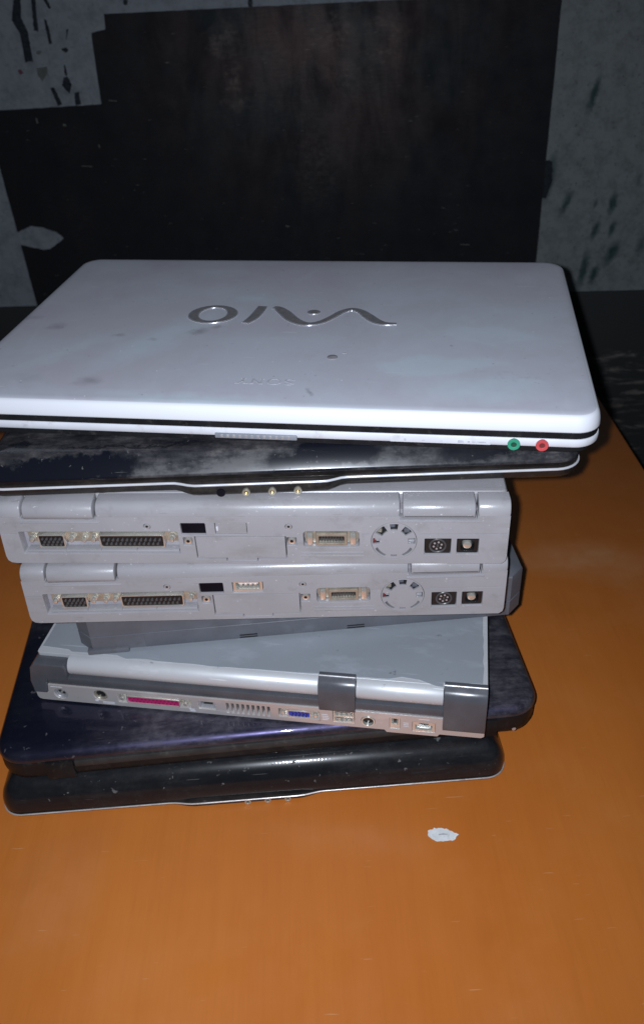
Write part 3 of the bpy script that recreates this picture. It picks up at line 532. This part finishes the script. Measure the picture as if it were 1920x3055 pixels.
# ------------------------------------------------------------------ the two grey laptops with their ports towards the viewer
SH = {}
def sm(k, f):
    if k not in SH: SH[k] = f()
    return SH[k]
def grey_laptop(loc, yaw, label, w, usb):
    R = root('grey_laptop', loc, yaw, label, 'laptop', GRP)
    fc = (246.3, 17.4)
    holes = [rect(11.5, 112.6, 7.6, 24.9, 1.0), rect(115.0, 130.6, 22.4, 31.3, .8), rect(136.4, 156.4, 22.8, 31.4, .3), circ(94.1, 28.7, 2.3, 16), circ(182.0, 28.4, 2.3, 16),
             rect(115.4, 121.4, 14.2, 20.4, .5), rect(180.2, 186.4, 14.2, 20.4, .5), rect(190.6, 225.2, 12.6, 25.0, 2.4), circ(fc[0], fc[1], 14.0, 40),
             rect(265.0, 281.2, 7.0, 19.4, .4), rect(284.6, 298.0, 7.5, 19.3, .4), rect(262.4, w - 1.2, 22.5, 22.95), rect(1.2, 10.4, 22.9, 23.35), rect(227.0, 231.4, 22.5, 22.95),
             [(122.7, 3.6), (141.3, 3.6), (141.3, 1.3), (161.7, 1.3), (161.7, 3.6), (179.9, 3.6), (179.9, 21.2), (122.7, 21.2)]]
    out = [(5, 0), (w - 3, 0), (w - .6, 2), (w, 5), (w, 35.8), (296, 35.8), (296, 33.2), (250, 33.2), (250, 35.8), (63, 35.8), (63, 34.0), (16.2, 34.0), (16.2, 35.8), (0, 35.8), (-1.0, 6), (-.4, 2.4), (1.6, .6)]
    plate('rear_panel', out, holes, 0, 8, 'grey', R, .22)
    obj('body', slab(.2, w - .4, 8.05, 250, [(2, .2), (.4, 1.5), (0, 5), (0, 36)], 2, 10), 'grey_inner', R)
    rim = [(0, 36.1), (0, 38.4), (.5, 40.8), (1.6, 42.8), (3.2, 44.1), (5.6, 44.9), (13, 45), (13, 36.1)]
    for a, b in ((0.2, 15.8), (63.4, 249.6), (296.4, w)): obj('rear_rim', prism(rim, a, b, .7), 'grey', R, ang=50)
    hc = [(.6, 34.3), (-.6, 35.2), (-1.0, 37.6), (-.7, 40.4), (.5, 42.9), (2.4, 44.4), (5, 45.2), (13, 45.2), (13, 34.3)]
    for a, b in ((17.6, 61.6), (251.4, 294.6)): obj('hinge_cover', prism(hc, a, b, .6), 'grey', R, ang=50)
    obj('hinge_line', box(252.5, 293.5, -1.04, .5, 36.5, 36.9), 'cgrey', R)
    obj('lid', slab(.8, w - .8, 13.6, 250, [(.5, 36.2), (0, 37), (0, 43.4), (1.0, 44.8), (3, 45)], 4, 10), 'grey', R)
    # connector bay
    obj('connector_bay', box(11.4, 112.8, 7.6, 8.2, 7.5, 25), 'grey_inner', R)
    plate('connector_plate', [(15, 13.8), (112, 13.8), (112.3, 16), (112.3, 24.6), (14.6, 24.6)], [], 5.2, 7.6, 'nickel', R, .3)
    obj('bay_ledge', box(13.5, 111.5, 1.6, 7.6, 7.7, 9.4, .4), 'grey', R)
    for x in (38, 61, 84): obj('bay_rib', box(x, x + .7, 1.2, 7.6, 7.7, 10.2), 'grey', R)
    dsub(R, 'monitor_port', 22.8, 40.2, 12.6, 22.4, 7.4, -.2, 'nickel_b', 'conn', pin_k, [(5, 0), (5, 1.2), (5, 0)], 31.5, 2.8, 2.15, 17.2)
    dsub(R, 'printer_port', 62.2, 103.8, 12.8, 22.4, 7.4, -.4, 'nickel_b', 'conn', pin_k, [(13, 0), (12, 0)], 83, 2.95, 3.0, 17.2)
    for x, z in ((18.8, 18.6), (44.2, 18.6), (58.4, 18.6), (108.2, 18.6)): post(R, x, 3.0, z)
    post(R, 51.8, 4.2, 17.6)
    # infrared window, upper cover or usb port
    plate('infrared_window', rect(115.2, 130.4, 22.6, 31.1, .6), [], 1.6, 7, 'irwin', R, .2)
    if usb:
        s = plate('usb_port', rect(136.9, 155.9, 23.2, 31.0, .5), [rect(138.6, 154.2, 24.8, 30.0)], 1.0, 7.5, 'nickel_b', R, .2)
        obj('contact_tongue', box(140, 153, 3.0, 7.4, 27.6, 29.6, .2), 'white', s)
        for q in range(4): obj('contact', box(141.0 + q * 3.1, 142.7 + q * 3.1, 2.4, 6, 26.6, 27.6), 'nickel_b', s)
        obj('port_back', box(137.5, 155, 7.0, 7.9, 24, 31), 'dark', s)
    else:
        plate('blank_cover', rect(136.8, 156.0, 23.1, 31.1, .3), [], .35, 6, 'grey', R, .25); obj('cover_tab', box(137.2, 138.4, -.3, 2, 25.6, 28.6, .2), 'white', R)
    plate('slot_cover', [(123.4, 4.3), (142.0, 4.3), (142.0, 2.0), (161.0, 2.0), (161.0, 4.3), (179.2, 4.3), (179.2, 20.5), (123.4, 20.5)], [], .15, 6, 'grey', R, .25)
    for x, z in ((94.1, 28.7), (182.0, 28.4)):
        s = link('screw', sm('scr', lambda: tomesh('screw', cyl(2.0, .2, 5, 14, None, .5), 'steel')), R, (x, 0, z)); link('screw_recess', sm('rec', lambda: tomesh('screw_recess', cyl(.9, .1, 1, 6), 'dark')), s)
    for x in (118.4, 183.3):
        s = link('standoff', sm('sto', lambda: tomesh('standoff', cyl(2.5, .4, 7.8, 16, None, .6), 'nickel_b')), R, (x, 0, 17.2)); link('standoff_hole', sm('stoh', lambda: tomesh('standoff_hole', cyl(1.1, .3, 1, 10), 'conn')), s)
    # small ribbed port in the middle
    plate('port_plate', rect(191.2, 224.6, 13.2, 24.5, 2.2), [], 4.4, 7.9, 'nickel', R, .4)
    s = plate('ribbed_port', rect(198.2, 217.8, 14.4, 23.4, 1.0), [rect(200.2, 215.8, 16.0, 21.2, .5)], -.2, 6, 'nickel', R, .4)
    obj('port_opening', box(199.5, 216.5, 2.4, 5, 15.6, 21.6), 'conn', s)
    for q in range(8): link('contact', sm('cnt', lambda: tomesh('contact', box(-.45, .45, 1.0, 4, 0, 2.4), 'pinm')), s, (202 + q * 1.75, 0, 17.0))
    for x in (194.6, 221.2): link('port_clip', sm('clip', lambda: tomesh('port_clip', box(-1.9, 1.9, .2, 6, -4.2, 4.2, .7), 'nickel_b')), R, (x, 0, 18.6))
    for z in (8.9, 6.2): obj('groove_glint_ridge', box(188.6, 227.8, -.55, 1, z - .35, z + .35, .15), 'grey', R)  # ridges in place of grooves, raised to catch the flash as light lines
    for a, b in ((14.5, 65), (248.6, 298)): obj('hinge_ledge', box(a, b, -.8, 1, 31.9, 32.8, .25), 'grey', R)
    obj('cover_lip', box(142.5, 160.5, -.4, 1, 1.9, 2.5, .15), 'grey', R)
    # fan grille
    hs = []
    for k in range(8):
        c = pi / 2 + k * pi / 4; hw = .20 if k % 2 == 0 else .27; ri, ro = ((8.2, 13.0) if k in (0, 1, 7) else (8.9, 12.9) if k in (2, 6) else (11.2, 12.9) if k in (3, 5) else (10.4, 12.0)); hw *= (1, 1.05, .95, 1.15, .75, 1.1, 1, .9)[k]
        hs.append([(fc[0] + ro * cos(c - hw + 2 * hw * i / 4), fc[1] + ro * sin(c - hw + 2 * hw * i / 4)) for i in range(5)] + [(fc[0] + ri * cos(c + hw * 1.15 - 2.3 * hw * i / 4), fc[1] + ri * sin(c + hw * 1.15 - 2.3 * hw * i / 4)) for i in range(5)])
    g = plate('fan_grille', circ(fc[0], fc[1], 13.75, 40), hs, -.1, 2.0, 'grey', R, .2)
    obj('fan_cavity', cyl(13.8, 7.4, 7.9, 30), 'dark', g, (fc[0], 0, fc[1]))
    for x, z, mm_ in ((-9, 7.2, 'nickel'), (-12.2, -.6, 'red_d'), (-9.8, .6, 'grey_inner'), (11, -.8, 'steel'), (8, 7, 'dgrey'), (-1, 11, 'dgrey')): obj('fan_part', box(fc[0] + x - 1.9, fc[0] + x + 1.7, 2.6, 7.3, fc[1] + z - 2.4, fc[1] + z + .3, .3), mm_, g)
    # round video socket and power socket
    s = plate('video_socket', rect(265.4, 280.8, 7.3, 19.1, .3), [], 1.4, 7.5, 'conn', R, .2); link('socket_ring', sm('srg', lambda: tomesh('socket_ring', ring(5.4, 4.2, .6, 3, 26), 'pinm')), s, (273.1, 0, 13.2))
    for a in range(6): link('pin_hole', sm('pnh', lambda: tomesh('pin_hole', cyl(.7, 1.15, 2, 8), 'steel')), s, (273.1 + 2.5 * cos(a * pi / 3 + .3), 0, 13.2 + 2.5 * sin(a * pi / 3 + .3)))
    link('socket_key', sm('sky', lambda: tomesh('socket_key', box(-.6, .6, 1.0, 2, -.9, .9), 'pinm')), s, (273.1, 0, 13.2))
    s = plate('power_socket', rect(285.0, 297.6, 7.8, 19.0, .3), [rect(287.2, 295.4, 9.2, 17.4, 2.0)], 1.2, 7.5, 'conn', R, .2); obj('socket_back', box(286, 296.5, 7, 7.7, 8.5, 18.5), 'dark', s); obj('centre_pin', cyl(2.9, 1.6, 7, 14, None, 1.1), 'nickel_b', s, (291.2, 0, 13.0))
    for k in range(4): obj('port_mark', box(275.8 + 0 * k, 282.0, -.06, .3, 25.4 + k * 1.1, 25.9 + k * 1.1), 'grey_inner', R)
    obj('foot', box(18, 40, 20, 34, -.9, .4), 'black', R)
    return R
grey_laptop((-.1965, .4366, .148), -2.320, 'lower of two grey port-studded laptops, with an open usb port, above the dark slab', 312.4, True)
grey_laptop((-.2023, .4426, .195), -4.618, 'upper of two grey port-studded laptops, usb port blanked off, under the dusty black one', 315.6, False)

# ------------------------------------------------------------------ white laptop on top
H = root('white_laptop', (-.1979, .476, .275), -9.573, 'dusty white laptop with silver logo on its lid, lying on top of the stack', 'laptop', GRP)
obj('base', slab(-38, 362, 0, 262, [(3.4, -.1), (.8, .6), (0, 1.8), (0, 4.9), (.35, 5.7), (1.2, 6.0)], 15, 16, None, 1, 9), 'white', H, ang=40)
obj('base_underside', slab(-34, 358, 3.5, 258, [(5, -7), (0, -4), (0, .2)], 12), 'black', H)
obj('screen_bezel', slab(-37.2, 361.2, .75, 261.2, [(0, 5.9), (0, 10.9)], 14.3), 'black', H)
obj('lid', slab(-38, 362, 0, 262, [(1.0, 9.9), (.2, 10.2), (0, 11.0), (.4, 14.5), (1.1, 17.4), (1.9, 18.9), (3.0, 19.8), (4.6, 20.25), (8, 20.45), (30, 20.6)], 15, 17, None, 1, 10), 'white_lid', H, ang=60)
ZL = 20.6
lt = obj('latch', box(138, 188, -1.0, 3, -.6, 2.8, .7), 'latchm', H)
for k in range(12): obj('latch_rib', box(141.5 + k * 3.7, 143.2 + k * 3.7, -1.35, 0, .3, 2.2, .2), 'steel', lt)
for x, mm_, nm in ((313.6, 'green', 'green ringed audio jack'), (329.4, 'red', 'red ringed audio jack')):
    j = obj('audio_jack', ring(3.6, 1.6, -1.3, 3, 24), mm_, H, (x, 0, 2.0), nm); obj('jack_hole', cyl(2.0, -.7, 2, 14), mm_ + '_d', j)
obj('switch_panel', box(243, 300.5, -.12, .3, .9, 4.9, .1), 'white', H)
for x, w_, h_ in ((251, 1.2, 1.6), (261, 2.2, .5), (271, 2.2, .5), (282, 3.4, 1.7), (287.5, 1.2, .9), (290, 8, .9)): obj('port_mark', box(x, x + w_, -.2, .2, 2.4 - h_ / 2, 2.4 + h_ / 2), 'print', H)
def letter(name, outer, holes, rim_o, rim_h):
    l_ = plate(name, outer, holes, ZL + .02, ZL + .55, 'logo_f', H, .1, None, True)
    plate('letter_rim', rim_o, rim_h, ZL - .1, ZL + .35, 'logo_r', l_, .15, None, True)
wave = spline([(147.2, 153.4, 3.6), (150.5, 151.6, 6.2), (156.5, 143.4, 8.6), (163.5, 132.6, 8.6), (171, 125.4, 6.6), (178.5, 123.8, 4.6), (185.5, 128.2, 4.6), (192, 137.5, 4.6), (197.5, 147, 4.6), (204, 151.8, 4.4), (210.5, 148.6, 5.6), (217, 139.5, 7.4), (223.5, 130.6, 7.2), (230, 126.6, 5), (237, 126.6, 2.6)], 6)
wave = [(x, y, w * .86) for x, y, w in wave]
letter('logo_letter', stroke(wave), [], stroke(wave, .9), [])
oc = (104.6, 138.8)
letter('logo_letter', circ(*oc, 17.2, 48, 16.2), [circ(*oc, 11.0, 48, 12.9)], circ(*oc, 18.1, 48, 17.1), [circ(*oc, 10.1, 48, 12.0)])
ii = spline([(138.0, 154.8, 5.8), (137.2, 145, 6.4), (135.2, 133, 6.2), (131.8, 124.4, 4.2)], 6)
letter('logo_letter', stroke(ii), [], stroke(ii, .8), [])
letter('logo_letter', circ(177.3, 145.6, 4.0, 24, 3.6), [], circ(177.3, 145.6, 4.8, 24, 4.4), [])
# small maker's name, upside down from here, in slab-serif strokes
def word():
    cx, cy = 164.6, 33.6; Hh = 3.6
    def put(pieces, holes=()):                       # pieces in the reading direction, turned by half a turn
        for p in pieces: plate('name_letter', [(cx - x, cy - y) for x, y in p], [[(cx - x, cy - y) for x, y in h] for h in holes], ZL - .05, ZL + .12, 'print', H, .04, None, True)
    put([stroke(spline([(-11.6, 2.3, .9), (-13.4, 3.5, .9), (-16, 3.1, 1.0), (-16.6, 1.5, 1.3), (-14, .2, 1.6), (-11.6, -1.4, 1.4), (-12.4, -3.2, 1.0), (-15, -3.5, .9), (-17.2, -2.2, .9)], 5))])
    put([circ(-4.7, 0, 4.7, 28, 3.9)], [circ(-4.7, 0, 3.1, 28, 3.2)])
    put([[(2.0, -3.6), (4.6, -3.6), (4.6, -3.0), (3.8, -2.8), (3.8, 1.8), (8.4, -3.6), (9.6, -3.6), (9.6, 2.9), (10.4, 3.0), (10.4, 3.6), (7.6, 3.6), (7.6, 3.0), (8.5, 2.8), (8.5, -1.6), (3.9, 3.6), (1.9, 3.6), (1.9, 3.0), (2.8, 2.8), (2.8, -2.8), (2.0, -3.0)]])
    put([[(13.4, -3.6), (16.8, -3.6), (16.8, -3.0), (15.9, -2.8), (15.9, -.3), (18.6, 2.8), (19.4, 3.0), (19.4, 3.6), (16.4, 3.6), (16.4, 3.0), (17.0, 2.8), (15.2, .6), (13.4, 2.8), (14.2, 3.0), (14.2, 3.6), (11.0, 3.6), (11.0, 3.0), (11.8, 2.8), (14.4, -.3), (14.4, -2.8), (13.4, -3.0)]])
word()
obj('rubber_dot', slab(-3.4, 3.4, -3.4, 3.4, [(0, ZL - .2), (0, ZL + .35), (.6, ZL + .6)], 3.3), 'dot', H, (200.5, 70.5, 0))
for x, y, r in ((207.4, 77.5, 1.4),): obj('rubber_mark', slab(-r, r, -r * .6, r * .6, [(0, ZL - .1), (0, ZL + .15)], r * .55), 'print', H, (x, y, 0))
